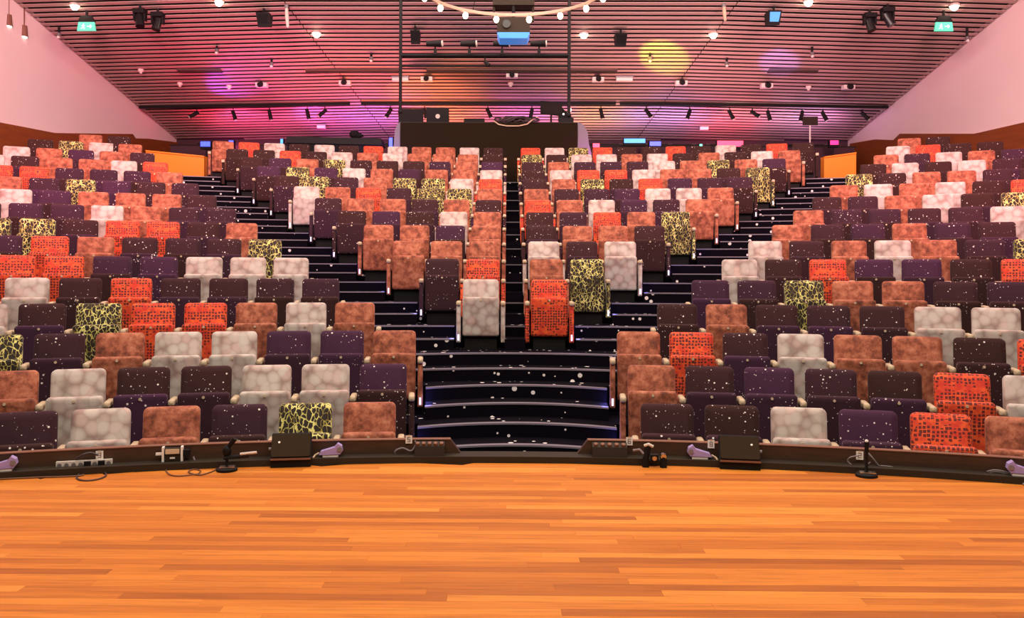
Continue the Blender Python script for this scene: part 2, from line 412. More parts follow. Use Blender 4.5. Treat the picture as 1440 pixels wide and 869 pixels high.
# ceiling: dark void board with separate slats in three fields
def ceil_quad(y0, y1, lift, th):
    x0, x1 = wall_x(y0)+.1, wall_x(y1)+.1
    b0 = [(-x0, y0), (x0, y0), (x1, y1), (-x1, y1)]
    return MB().prism([(x, y, ceil_z(y)+lift) for x, y in b0], [(x, y, ceil_z(y)+lift+th) for x, y in b0])
ceil_o = tag(build(ceil_quad(9.5, YB+.1, .13, .1), 'ceiling', 'ceiling_void'), 'sloping ceiling of long timber slats over dark gaps', kind='structure')
SA, SB = on_ceiling(405, 10), on_ceiling(545, 190); SA2, SB2 = on_ceiling(1040, 0), on_ceiling(900, 190)
def seam(sg, y):
    a, c = (SA, SB) if sg < 0 else (SA2, SB2)
    return a.x + (c.x - a.x)*(y - a.y)/(c.y - a.y)
slope = math.atan(CM); SW, ST = .106, .014
unit = MB().box(-.5, .5, -SW/2, SW/2, 0, ST).mesh('slat', 'slat_wood')
def slat(p, q):                              # a slat between two points of the ceiling plane
    p, q = Vector(p), Vector(q); ax = (q-p); ln = ax.length; ax.normalize()
    nrm = Vector((0, sin(slope), cos(slope))); ay = nrm.cross(ax).normalized()
    M = Matrix((ax*ln, ay, nrm)).transposed().to_4x4(); M.translation = (p+q)/2
    o = link('slat', unit, ceil_o); o.matrix_world = M
yy = 11.2; tn = math.tan(RAD(3.0))
while yy < YB - .1:
    xl, xr = seam(-1, yy), seam(1, yy); z = ceil_z(yy)
    slat((xl+.012, yy, z), (xr-.012, yy, z))
    for sg, xs in ((-1, xl), (1, xr)):
        # y = yy + tn*|x-xs| ; wall: |x| = wall_x(y)
        L = (wall_x(yy) - abs(xs))/(1 + .07*tn); ye = yy + tn*L
        if ye > YB - .06:
            ye = YB - .06; L = (ye-yy)/tn
        if L > .3: slat((xs + sg*.012, yy, z), (xs + sg*(L-.02), ye - tn*.02, ceil_z(ye - tn*.02)))
    yy += .2

# kerb and cable tray along the stage edge
def kerb(sg):
    RA, RB, H = 11.0, 11.06, .157; vs = []; n = 36
    for i in range(n+1):
        f = i/n
        for r, z, x0 in ((RA, .05, .47), (RB, .05, .47), (RB, H, .55), (RA, H, .55)):
            t = sg*(x0/r + (T - x0/r)*f); vs.append((r*sin(t), r*cos(t), z))
    fs = [(0, 1, 2, 3), (4*n+3, 4*n+2, 4*n+1, 4*n)]
    for i in range(n):
        a, c = 4*i, 4*i+4
        fs += [(a+3, a+2, c+2, c+3), (a, c, c+1, a+1), (a, a+3, c+3, c), (a+1, c+1, c+2, a+2)]
    if sg > 0: pass
    return MB().add(vs, fs)
for sg, nm, i in ((-1, 'left', 3), (1, 'right', 4)):
    t = tag(build(kerb(sg), 'trim_%d' % i, 'kerb_wood'), 'low brown kerb board edging the stage %s of the centre steps' % nm, kind='structure')
    build(MB().arc(10.995, 11.066, .157, .163, sg*.55/11, sg*T, 36), 'capping', 'chocolate', t)
tag(build(MB().arc(RS, 11.07, -.55, .05, -T, T, 72), 'trim_5', 'tray_dark'), 'dark cable tray strip between the stage boards and the kerb', kind='structure')

# ------------------------------------------------------------------ theatre seats
BACKS, CUSH, PANEL = {}, {}, {}
for c, fm in FAB.items():
    BACKS[c] = cushion(MB(), .226, .34, .870, -.115, -.035, .045, .022, .20).mesh('backrest', fm, True)
    CUSH[c] = cushion(MB(), .226, .165, .650, -.225, -.120, .030, .022, -.09).mesh('seat_cushion', fm, True)
    PANEL[c] = cushion(MB(), .026, .09, .545, -.245, -.02, .008, .006).mesh('side_panel', fm, True)
ARM = cushion(MB(), .029, .545, .600, -.275, -.02, .018, .010).mesh('armrest', 'tan', True)
PED = MB().box(-.20, .20, -.16, -.02, 0, .24).box(-.215, .215, -.06, .03, .10, .36).mesh('pedestal', 'black')
BADGE = MB().tube([(0, -.265, .615), (0, -.276, .615)], .013, 10).mesh('number_badge', 'bronze')
AL = MB().box(-.010, .010, -.258, -.247, .115, .190).mesh('aisle_light', 'aisle_glow')
DESC = {'P': 'dark purple speckled', 'G': 'pale grey bubble-print', 'R': 'rust velvet', 'O': 'orange-red grid-print', 'Y': 'black and yellow dappled'}
def seat(arc, k, c, label, out, aisle):
    th = arc/Rk(k)
    o = thing('theatre_seat', label, 'seat', (Rk(k)*sin(th), Rk(k)*cos(th), zf(k)), (0, 0, -th), 'theatre seats')
    link('pedestal', PED, o); link('backrest', BACKS[c], o)
    cu = link('seat_cushion', CUSH[c], o); link('number_badge', BADGE, cu)
    sides = [out] + ([-out] if aisle else [])
    for s in sides:
        link('armrest', ARM, o, (s*.275, 0, 0)); link('side_panel', PANEL[c], o, (s*.275, 0, 0))
    return o
SIDE_L = ['RYPRGP', 'PGGPPGR', 'RPPGGRPY', 'RGROOYPG', 'PPPPOPGO', 'GGGPPOOO', 'YPPPROP', 'RPOOPYY', 'PPRGPPP', 'PRRRPG', 'PPPYPR',
          'RPPPOO', 'OGRRPG', 'PRPRG', 'RGYP', 'PR']
SIDE_R = ['PPGPOR', 'RPPPPOG', 'ROPGRRPO', 'PRPPPGGR', 'PPYRRPP', 'GPOPPPO', 'GPRGRPY', 'RPPRPPR', 'RPPPPG', 'PPRGPY', 'RGRGPO', 'YPRRPP',
          'PGPGP', 'RPGRP', 'GOPP', 'RP']
MID_L = ['G', 'OP', 'RRR', 'RPRR', 'RGPPP', 'PRPRRP', 'RYYPORG', 'OGYYRPYP', 'GRRPRGPYP', 'PRPPPPYRPP', 'PRRRGRGPOPP', 'PGRRGOPGPGOR']
MID_R = ['O', 'RY', 'GPG', 'PRRP', 'PPORY', 'ORGPPR', 'RPPPGGR', 'PRYPOPPP', 'PGOOGRRPY', 'PRPPPGRYRP', 'YPGGRGPRPGR', 'OGYOPPOPGPOP']
rear = MB(); FI = {c: i for i, c in enumerate('PGROY')}
def rear_seat(arc, k, c, out, aisle):
    th = arc/Rk(k); M = Matrix.Translation((Rk(k)*sin(th), Rk(k)*cos(th), zf(k))) @ Matrix.Rotation(-th, 4, 'Z')
    q = MB(); fi = FI[c]
    cushion(q, .226, .34, .870, -.115, -.035, .045, .022, .20, fi); cushion(q, .226, .165, .650, -.225, -.120, .030, .022, -.09, fi)
    q.box(-.20, .20, -.16, -.02, 0, .24, 6); q.box(-.215, .215, -.06, .03, .10, .36, 6)
    for s in [out] + ([-out] if aisle else []):
        q.box(s*.275-.026, s*.275+.026, -.245, -.02, .09, .545, fi); q.box(s*.275-.029, s*.275+.029, -.275, -.02, .545, .60, 5)
    o = len(rear.v); rear.v += [tuple(M @ Vector(p)) for p in q.v]; rear.f += [tuple(i+o for i in f) for f in q.f]; rear.m += q.m
lights = []
def place(arc, k, c, label, out, aisle, lit):
    if k >= 15: rear_seat(arc, k, c, out, aisle); return
    o = seat(arc, k, c, label, out, aisle)
    if lit:
        link('aisle_light', AL, o, (lit*.275, 0, 0))
        if k <= 10:
            l = bpy.data.lights.new('aisle_light_glow', 'POINT'); l.energy = 1.0; l.color = (.20, .20, 1.0); l.shadow_soft_size = .03
            th = arc/Rk(k) + lit*.36/Rk(k); link('aisle_light_glow', l, None, ((Rk(k)-.20)*sin(th), (Rk(k)-.20)*cos(th), zf(k) + .17))
for sg, nm, tab, mid in ((-1, 'left', SIDE_L, MID_L), (1, 'right', SIDE_R, MID_R)):
    for k in range(1, 17):
        for j, c in enumerate(tab[k-1]):
            lab = '%s theatre seat, %s from aisle, %s row of %s block' % (DESC[c], ORD[j+1], ORD[k], nm)
            place(sg*(side0(k) + .55*j), k, c, lab, sg, j == 0, -sg if j == 0 else 0)
        if k >= 5:
            for j, c in enumerate(mid[k-5]):
                lab = '%s theatre seat, %s %s of centre gap, %s centre row' % (DESC[c], ORD[j+1], nm, ORD[k-4])
                place(sg*(.43 + .55*j), k, c, lab, sg, j == 0, sg if j == k-5 else 0)
o = build(rear, 'rear_seats', [FAB[c] for c in 'PGROY'] + ['tan', 'black'], None, True)
tag(o, 'two rearmost rows of mixed-colour theatre seats, small below the control booth', 'seats', kind='stuff')

# ------------------------------------------------------------------ rear of the hall: booth, covered bench, parapets, LED lamps
DB = 21.0
a, c = W(563, 171.5, DB), W(812, 171.5, DB)
booth = thing('control_booth', 'dark brown control booth desk behind the last row of seats', 'booth', (0, a.y, ZB))
x0, x1, zt = a.x, c.x, (a.z - ZB)
build(MB().box(x0, x1, 0, .06, 0, zt-.02), 'front_panel', 'booth_brown', booth)
build(MB().box(x0, x1, .06, .9, zt-.14, zt-.08), 'desk_top', 'dark_brown', booth)
build(MB().box(x0, x1, -.01, .08, zt-.02, zt), 'top_rail', 'dark_brown', booth)
build(MB().box(x0, x0+.05, .06, .9, 0, zt-.14), 'end_panel', 'booth_brown', booth)
build(MB().box(x1-.05, x1, .06, .9, 0, zt-.14), 'end_panel', 'booth_brown', booth)
pr = [(0, 0), (.34, 0), (.33, .55*zt), (.27, .70*zt), (.24, .86*zt), (.14, .97*zt), (0, zt*1.01)]
for sg, xx, sc in ((1, x1, 1.0), (-1, x0, .55)):
    q = [(xx + sg*(.01 + u*sc), w) for u, w in pr]
    if sg < 0: q = q[::-1]
    build(MB().prism([(u, .05, w) for u, w in q][::-1], [(u, .11, w) for u, w in q][::-1]), 'wing_panel', 'wing_grey', booth)
def at_booth(u, v, back): p = W(u, v, DB + back); return p
def laptop(u0, u1, v0, v1, label, logo):
    p, q = at_booth(u0, v1, .35), at_booth(u1, v0, .35); w = q.x - p.x; hh = q.z - p.z
    zb = booth.location.z + zt - .08
    t = thing('laptop', label, 'laptop', ((p.x+q.x)/2, p.y, zb)); hh = q.z - zb
    ly = -.05
    build(MB().prism([(-w/2, ly, .02), (w/2, ly, .02), (w/2, ly+.012, .02), (-w/2, ly+.012, .02)],
                     [(-w/2, ly-.07, hh), (w/2, ly-.07, hh), (w/2, ly-.058, hh), (-w/2, ly-.058, hh)]), 'lid', 'black_gloss', t)
    build(MB().box(-w/2, w/2, ly, ly+.32, 0, .02), 'keyboard_base', 'black', t)
    if logo:
        build(MB().tube([(0, ly-.035-.012, hh*.56), (0, ly-.035+.003, hh*.56)], .055, 14), 'logo_disc', 'off_white', t)
laptop(561, 596, 154.5, 172, 'black laptop seen from behind at the left end of the booth', False)
laptop(600, 632, 152.5, 172, 'black laptop with a pale round emblem on its lid on the booth', True)
p = at_booth(667, 172, .45); zb = ZB + zt - .08
t = thing('control_unit', 'small low black control unit in the middle of the booth', 'console', (p.x, p.y, zb))
build(MB().prism([(-.27, -.15, 0), (.27, -.15, 0), (.27, .15, 0), (-.27, .15, 0)], [(-.25, -.10, .24), (.25, -.10, .24), (.25, .12, .28), (-.25, .12, .28)]), 'casing', 'black', t)
build(MB().box(-.06, .06, -.155, -.125, .03, .08), 'badge', 'grey_metal', t)
p = at_booth(730, 174, -.0)
t = thing('cable_tangle', 'tangle of dark cables with a pale lead draped over the booth rail', 'cables', (p.x, booth.location.y, ZB + zt))
for i in range(7):
    x = -.5 + i*.15; rr = .09 + .03*(i % 3)
    build(MB().tube([(x + rr*cos(s), -.03 + .04*sin(2*s+i), .06 + rr*.45*sin(s+i)) for s in [j*.5 for j in range(13)]], .022, 6), 'cable_loop', 'cable_dark', t, True)
build(MB().tube([(-.62, -.03, .03), (-.5, -.04, -.06), (-.3, -.045, -.10), (0, -.05, -.10), (.2, -.045, -.05), (.35, -.04, .08), (.45, 0, .14)], .016, 6), 'pale_lead', 'tan', t, True)
build(MB().box(-.35, .15, .05, .25, .0, .16), 'mixer_case', 'black', t)
p, q = at_booth(760, 162, .3), at_booth(790, 143, .3)
t = thing('monitor', 'tilted black computer monitor at the right end of the booth', 'monitor', ((p.x+q.x)/2, p.y, zb))
w, zz0, zz1 = q.x-p.x, p.z-zb, q.z-zb
build(MB().prism([(-w/2, 0, zz0+.03), (w/2, 0, zz0-.02), (w/2, .03, zz0-.02), (-w/2, .03, zz0+.03)],
                 [(-w/2, -.08, zz1), (w/2+.02, -.08, zz1-.04), (w/2+.02, -.05, zz1-.04), (-w/2, -.05, zz1)]), 'housing', 'black', t)
build(MB().prism([(-w/2+.03, -.012, zz0+.06), (w/2-.03, -.012, zz0+.02), (w/2-.03, -.002, zz0+.02), (-w/2+.03, -.002, zz0+.06)],
                 [(-w/2+.03, -.085, zz1-.03), (w/2-.02, -.085, zz1-.06), (w/2-.02, -.075, zz1-.06), (-w/2+.03, -.075, zz1-.03)]), 'back_plate', 'screen_dark', t)
build(MB().tube([(0, .02, 0), (0, .0, zz0+.1)], .025, 8), 'stand', 'black', t)
build(MB().box(-.12, .12, -.1, .12, 0, .015), 'foot', 'black', t)
p = at_booth(797, 172, .35)
t = thing('equipment_stack', 'black stack of control equipment with a lamp beside the tilted monitor', 'equipment', (p.x, p.y, zb))
build(MB().box(-.20, .16, -.12, .2, 0, .24), 'rack_unit', 'black', t)
build(MB().prism([(-.20, -.1, .22), (.14, -.1, .22), (.14, .15, .22), (-.20, .15, .22)], [(-.20, -.05, .56), (.04, -.05, .36), (.04, .1, .36), (-.20, .1, .56)]), 'sloped_unit', 'soft_black', t)
build(MB().tube([(.06, -.1, .42), (.06, -.17, .43)], .045, 10), 'lamp_face', 'lens_white', t)
build(MB().tube([(.05, 0, .2), (.08, -.02, .35), (.06, -.06, .42)], .016, 6), 'lamp_arm', 'black', t)
build(MB().tube([(-.09, -.10, .33), (-.09, -.13, .33)], .022, 8), 'dial', 'lens_white', t)
build(MB().box(.14, .24, -.05, .1, 0, .16), 'paper_box', 'tan', t)

for nm_, xx, col_, e_ in (('left', x0-.35, (.18, .14, 1.0), 30), ('right', x1+.45, (.75, .06, .75), 30)):
    l = bpy.data.lights.new('booth_wing_glow', 'POINT'); l.energy = e_; l.color = col_; l.shadow_soft_size = .05
    link('booth_wing_glow', l, None, (xx, booth.location.y - .35, ZB + .55))
a, c = W(402.5, 191.5, 20.9), W(537, 195, 20.9)
t = thing('covered_bench', 'long black-draped counter behind the last row left of the booth', 'counter', (0, a.y, ZB))
build(MB().prism([(a.x, 0, 0), (c.x, 0, 0), (c.x, .6, 0), (a.x, .6, 0)],
                 [(a.x+.03, .02, a.z-ZB), (c.x-.03, .02, c.z-ZB), (c.x-.03, .55, c.z-ZB), (a.x+.03, .55, a.z-ZB)]), 'drape', 'soft_black', t)
build(MB().prism([(a.x-.01, -.02, a.z-ZB-.16), (c.x+.01, -.02, c.z-ZB-.16), (c.x+.01, .6, c.z-ZB-.16), (a.x-.01, .6, a.z-ZB-.16)],
                 [(a.x+.02, 0, a.z-ZB), (c.x-.02, 0, c.z-ZB), (c.x-.02, .57, c.z-ZB), (a.x+.02, .57, a.z-ZB)]), 'cover', 'black', t)
p = W(498.5, 193.2, 21.2)
t = thing('cap', 'small black cap lying on the draped counter', 'cap', (p.x, p.y, p.z+.045))
build(MB().ball((0, 0, .03), .13, 12, 6, 0, .8), 'crown', 'soft_black', t, True)
build(MB().tube([(.05, 0, .0), (.22, -.04, -.01)], [.09, .03], 8), 'brim', 'soft_black', t, True)

for nm, (u0, v0), (u1, v1), vb, D in (('left', (205, 213), (287, 221), 240, 19.9), ('right', (1159, 222), (1204, 216), 243, 19.9)):
    p, q = W(u0, v0, D), W(u1, v1, D)
    t = thing('parapet', 'glowing orange low parapet wall at the top of the %s aisle' % nm, 'parapet', (0, 0, 0))
    zl = ZB - .02
    build(MB().prism([(p.x, p.y, zl), (q.x, q.y, zl), (q.x, q.y+.22, zl), (p.x, p.y+.22, zl)],
                     [(p.x, p.y, p.z), (q.x, q.y, q.z), (q.x, q.y+.22, q.z), (p.x, p.y+.22, p.z)]), 'panel', 'parapet_orange', t)
    build(MB().prism([(p.x, p.y-.02, p.z), (q.x, q.y-.02, q.z), (q.x, q.y+.24, q.z), (p.x, p.y+.24, p.z)],
                     [(p.x, p.y-.02, p.z+.03), (q.x, q.y-.02, q.z+.03), (q.x, q.y+.24, q.z+.03), (p.x, p.y+.24, p.z+.03)]), 'capping', 'parapet_orange', t)
pz = W(720, 206, 25.0)
t = thing('rear_partition', 'dark maroon partition running across behind the last row', 'partition', (0, pz.y, ZB))
build(MB().box(-9.9, 9.9, 0, .12, 0, pz.z-ZB), 'panel', 'back_wall_dark', t)
build(MB().box(-9.92, 9.92, -.02, .14, pz.z-ZB, pz.z-ZB+.03), 'capping', 'dark_brown', t)
def led(u, v, D, wd_, hh, matname, label, target, power, col, deg, blend=.7):
    p = W(u, v, D)
    t = thing('led_lamp', label, 'stage light', (p.x, p.y, p.z))
    build(MB().box(-wd_/2, wd_/2, -.06, .08, -hh/2-.06, hh/2), 'housing', 'black', t)
    build(MB().box(-wd_/2+.015, wd_/2-.015, -.075, -.055, -hh/2+.01, hh/2-.01), 'light_face', matname, t)
    build(MB().tube([(0, .02, -hh/2-.06), (0, .02, -(p.z-ZB))], .02, 8), 'stand', 'black', t)
    build(MB().box(-.15, .15, -.1, .14, -(p.z-ZB), -(p.z-ZB)+.02), 'stand_foot', 'black', t)
    if power:
        spot('led_beam', (p.x, p.y-.12, p.z + hh/2 + .1), target, power, col, deg, blend)
# (u,v) of the ceiling patch each one lights
def C(u, v): return on_ceiling(u, v)
led(290, 203, 24.2, .30, .16, 'led_blue', 'blue LED lamp glowing by the end of the left wall', C(330, 120), 160, (.35, .10, 1.0), 55)
led(326, 204, 24.2, .16, .26, 'led_blue', 'upright blue LED lamp left of the draped counter', C(350, 175), 150, (1.0, .10, .45), 80)
led(397, 203, 24.0, .10, .3, 'led_cyan', 'slim blue-white LED lamp at the left end of the draped counter', C(455, 165), 130, (.85, .15, .95), 60)
led(550, 202, 22.3, .12, .3, 'led_blue', 'violet LED lamp beside the left wing of the booth', C(600, 130), 170, (1.0, .28, .05), 70)
led(838, 205, 22.3, .2, .12, 'led_red', 'small red LED lamp beside the right wing of the booth', C(745, 165), 90, (.60, .15, 1.0), 50)
led(892, 198.5, 24.2, .62, .14, 'led_cyan', 'wide cyan LED lamp right of the booth', C(935, 80), 0, (1, .8, .05), 20)
led(921, 202.5, 24.2, .34, .14, 'led_blue', 'blue LED lamp beside the wide cyan lamp', C(880, 165), 60, (.35, .20, 1.0), 55)
led(985, 206, 24.2, .10, .12, 'led_green', 'tiny green LED lamp at the rear right', C(1050, 150), 30, (.5, 1.0, .6), 50)
led(1026, 202.5, 24.2, .75, .18, 'led_red', 'red LED lamp glowing at the rear right', C(1020, 178), 110, (1.0, .08, .16), 60)
led(1172, 201, 24.2, .26, .14, 'led_pink', 'pink LED lamp near the end of the right wall', C(1160, 170), 60, (.75, .2, .6), 70)

p = W(1139, 200, 23.0); q = W(1139, 171, 23.0)
t = thing('sign_stand', 'small brown board on a white pole at the rear right', 'stand', (p.x, p.y, ZB))
build(MB().tube([(0, 0, 0), (0, 0, q.z-ZB)], .02, 8), 'pole', 'white', t)
build(MB().box(-.20, .20, -.03, .0, q.z-ZB-.10, q.z-ZB+.13), 'board', 'dark_brown', t)
build(MB().box(-.18, .18, -.18, .18, 0, .02), 'base', 'grey_metal', t)

# ------------------------------------------------------------------ ceiling fittings
NRM = Vector((0, -sin(slope), -cos(slope)))
def put(u, v, off=0.0): return on_ceiling(u, v) + Vector((0, 0, -off))
segs = [((196, 148.5), (492, 143.5)), ((508, 143.2), (866, 143.2)), ((872, 143.2), (1249, 148.2))]
names = ['left', 'middle', 'right']
for (a_, c_), nm in zip(segs, names):
    a, c = put(*a_, .03), put(*c_, .03)
    t = thing('lighting_track', 'black lighting track on the %s part of the ceiling' % nm, 'track', (0, 0, 0))
    build(MB().prism([(a.x, a.y-.03, a.z-.055), (c.x, c.y-.03, c.z-.055), (c.x, c.y+.03, c.z-.055), (a.x, a.y+.03, a.z-.055)],
                     [(a.x, a.y-.03, a.z+.02), (c.x, c.y-.03, c.z+.02), (c.x, c.y+.03, c.z+.02), (a.x, a.y+.03, a.z+.02)]), 'rail', 'black', t)
    for f in (.02, .98): build(MB().ball(a.lerp(c, f) + Vector((0, 0, -.02)), .04, 8, 4), 'end_cap', 'black', t)
HEAD = MB().tube([(0, 0, .05), (0, 0, -.24)], [.05, .058], 10).mesh('head', 'black', True)
FACE = MB().tube([(0, 0, -.241), (0, 0, -.255)], .046, 10).mesh('lens', 'off_white')
def ypx(u):
    if u < 490: return 148.5 - 5*(u-196)/296
    if u < 870: return 143.2
    return 143.2 + 5*(u-872)/377
for i, (u, tilt, yaw) in enumerate([(277, 55, 60), (328, 20, -20), (379, 14, -30), (432, 15, 0), (457, 45, 70), (549, 30, 60), (597, 15, 0), (686, 25, -40),
                                    (748, 10, 60), (845, 12, -30), (909, 35, -60), (970, 20, 30), (1026, 25, -60), (1058, 50, -70), (1080, 14, -20),
                                    (1128, 12, 10), (1157, 25, -60), (1213, 40, -70)]):
    p = put(u, ypx(u), .12)
    t = thing('track_light', 'small black track spotlight, %s from the left wall on the rear ceiling tracks' % (ORD + ['seventeenth', 'eighteenth'])[i+1], 'spotlight', p, (0, 0, 0), 'track spotlights')
    build(MB().tube([(0, 0, .0), (0, 0, -.09)], .015, 6), 'stem', 'black', t)
    hd = link('head', HEAD, t, (0, 0, -.12), (RAD(-tilt*.4), RAD(tilt) * (1 if yaw > 0 else -1), 0)); link('lens', FACE, hd)
for i, (u, v) in enumerate([(368, 116), (485, 113), (600, 107.5), (720, 102.5), (841, 108), (958, 113), (1078, 117), (1193, 119)]):
    t = thing('ceiling_spotlight', 'black ceiling spot on a white square base, %s from the left' % ORD[i+1], 'spotlight', put(u, v, .02), (0, 0, 0), 'ceiling spots on white bases')
    build(MB().box(-.15, .15, -.08, .10, -.11, .0), 'base', 'white', t); build(MB().tube([(0, -.06, -.04), (0, -.20, -.08)], .07, 10), 'barrel', 'black', t)
for u, v, w, nm in ((563, 107.5, .42, 'beside the left pole'), (878, 107.5, .42, 'right of the right pole'), (452, 175, .24, 'low on the left ceiling'), (990, 177, .24, 'low on the right ceiling')):
    t = thing('ceiling_box', 'small white box fitting %s' % nm, 'fitting', put(u, v, .02))
    build(MB().box(-w/2, w/2, -.06, .06, -.10, -.02), 'casing', 'white', t); build(MB().box(-w/2-.02, w/2+.02, -.08, .08, -.02, .02), 'mount', 'grey_metal', t)
for u, v, nm in ((322, 121, 'on the left ceiling'), (718, 117, 'over the booth'), (1137, 122, 'on the right ceiling'), (198, 98, 'near the left wall'), (253, 117, 'between the left wall and the first spot')):
    t = thing('ceiling_sensor', 'tiny white ceiling sensor %s' % nm, 'sensor', put(u, v, .0))
    build(MB().tube([(0, 0, .02), (0, 0, -.05)], .07, 10), 'collar', 'white', t); build(MB().ball((0, 0, -.06), .045, 8, 5), 'dome', 'white', t, True)
for i, (u, v) in enumerate([(105, 7), (308, 1.5), (445, 46), (821, 47.5), (1003, 47.5), (1137, 1.5), (1342, 7.5)]):
    p = put(u, v, .0)
    t = thing('downlight', 'bright round ceiling downlight, %s from the left' % ORD[i+1], 'downlight', p, (0, 0, 0), 'round ceiling downlights')
    build(MB().tube([(0, 0, .03), (0, 0, -.02)], .11, 14), 'rim', 'off_white', t); build(MB().ball((0, 0, -.03), .085, 14, 8), 'lamp_globe', 'downlight_glow', t, True)
for u, v, dz, nm in ((83, 37.5, .18, 'near the left wall'), (1360, 40, .22, 'near the right wall'), (305, 65, .1, 'on the left ceiling'), (382, 83, .12, 'above the left lamps'),
                     (914, 75, .12, 'in the yellow light'), (1022, 82, .12, 'right of the yellow light'), (522, 75, .12, 'left of the left pole'), (1142, 66, .16, 'right of the blue light')):
    p = put(u, v, -.02)
    t = thing('stem_spotlight', 'tiny black spotlight on a short stem %s' % nm, 'spotlight', p)
    build(MB().tube([(0, 0, .05), (0, 0, -dz)], .03, 8), 'stem', 'black', t); build(MB().tube([(0, 0, -dz), (0, -.02, -dz-.08)], .05, 8), 'head', 'grey_metal', t)
    build(MB().ball((0, -.03, -dz-.09), .04, 8, 4), 'lens', 'white', t)
for u, v, w, nm in ((371, 18, .30, 'left of the ring lamp'), (873, 47, .28, 'right of the right pole'), (584, 43, .22, 'beside the left pole'), (1088, 15, .30, 'on the right ceiling')):
    p = put(u, v-6, .0)
    t = thing('ceiling_speaker', 'black box loudspeaker hung under the ceiling %s' % nm, 'loudspeaker', p)
    build(MB().tube([(0, 0, .05), (0, 0, -.12)], .025, 8), 'stem', 'black', t)
    build(MB().prism([(-w*.42, -.02, -.42), (w*.42, -.02, -.42), (w*.42, .22, -.36), (-w*.42, .22, -.36)], [(-w/2, -.12, -.12), (w/2, -.12, -.12), (w/2, .2, -.12), (-w/2, .2, -.12)]), 'cabinet', 'black', t)
    build(MB().prism([(-w*.32, -.030, -.38), (w*.32, -.030, -.38), (w*.32, -.01, -.38), (-w*.32, -.01, -.38)], [(-w*.38, -.128, -.16), (w*.38, -.128, -.16), (w*.38, -.1, -.16), (-w*.38, -.1, -.16)]), 'grille', 'soft_black' if u != 1088 else 'lens_blue', t)  # the grille on the right ceiling is given a blue glow of its own
for u, v0, v1, nm, mm in ((403, 10, 38, 'left', 'off_white'), (1018, 8, 30, 'right', 'tan')):
    p = put(u, v0-2, 0); q = W(u+2, v1, p.y - CAM.y)
    t = thing('hanging_rod', 'short pale rod hanging from the ceiling %s of the ring lamp' % nm, 'rod', p)
    build(MB().tube([(0, 0, .04), (0, 0, -.06)], .05, 8), 'ceiling_mount', 'grey_metal', t)
    build(MB().tube([(0, 0, -.06), (.01, 0, (q.z-p.z)*.5), (.03, 0, q.z-p.z)], [.035, .045, .03], 8), 'rod', mm, t, True)
for u, v0, v1, nm, sg in ((8, -4, 38, 'left edge of the left wall', -1), (30, 14, 53, 'left wall', -1), (1417, 24, 56, 'right wall', 1), (1441, 4, 44, 'right edge of the right wall', 1)):
    p = on_ceiling(u, v0); p.x -= sg*.06; D = p.y - CAM.y; q = W(u, v1, D)
    t = thing('pendant_light', 'slim brown pendant lamp hanging on a rod before the %s' % nm, 'lamp', p)
    hz = q.z - p.z; p0 = -.02
    build(MB().tube([(0, 0, .05), (0, 0, hz+.28)], .022, 8), 'rod', 'chocolate', t)
    build(MB().tube([(0, 0, hz+.30), (0, 0, hz+.05)], [.07, .09], 12), 'shade', 'chocolate', t, True)
    build(MB().tube([(0, 0, hz+.05), (0, 0, hz+.03)], .075, 12), 'lamp_disc', 'lens_white', t)
def glyph_man(w, h):                         # running figure and arrow of an exit sign
    m_ = MB(); y = -.004
    def bar(a, c, r):
        a, c = Vector((a[0]*w, y, a[1]*h)), Vector((c[0]*w, y, c[1]*h)); d = (c-a).normalized(); nn = Vector((-d.z, 0, d.x))*r*h
        m_.prism([a-nn, c-nn, c+nn, a+nn], [x + Vector((0, -.004, 0)) for x in (a-nn, c-nn, c+nn, a+nn)])
    m_.tube([(-.18*w, y, .30*h), (-.18*w, y-.004, .30*h)], .07*h, 8)
    for a, c in (((-.19, .2), (-.22, -.08)), ((-.22, -.08), (-.12, -.2)), ((-.12, -.2), (-.14, -.38)), ((-.22, -.08), (-.28, -.25)), ((-.28, -.25), (-.36, -.28)), ((-.19, .15), (-.1, .02)), ((-.19, .15), (-.3, .05))): bar(a, c, .045)
    bar((.05, 0), (.32, 0), .05); bar((.36, 0), (.24, .2), .05); bar((.36, 0), (.24, -.2), .05)
    return m_
for u, v, nm in ((122, 27, 'left'), (1327, 27, 'right')):
    p = put(u, v-12, 0)
    t = thing('exit_sign', 'green illuminated exit sign with running figure hung on the %s ceiling' % nm, 'sign', p)
    build(MB().tube([(0, 0, .05), (0, 0, -.14)], .03, 8), 'stem', 'black', t)
    build(MB().prism([(-.20, -.03, -.26), (.20, -.03, -.26), (.20, .03, -.26), (-.20, .03, -.26)], [(-.12, -.03, -.12), (.12, -.03, -.12), (.12, .03, -.12), (-.12, .03, -.12)]), 'housing', 'black', t)
    bd = build(MB().prism([(-.21, -.02, -.46), (.21, -.02, -.46), (.21, .02, -.46), (-.21, .02, -.46)], [(-.18, -.02, -.26), (.18, -.02, -.26), (.18, .02, -.26), (-.18, .02, -.26)]), 'sign_panel', 'exit_glow', t)
    build(glyph_man(.34, .17), 'pictogram', 'exit_white', bd, loc=(0, -.018, -.36))
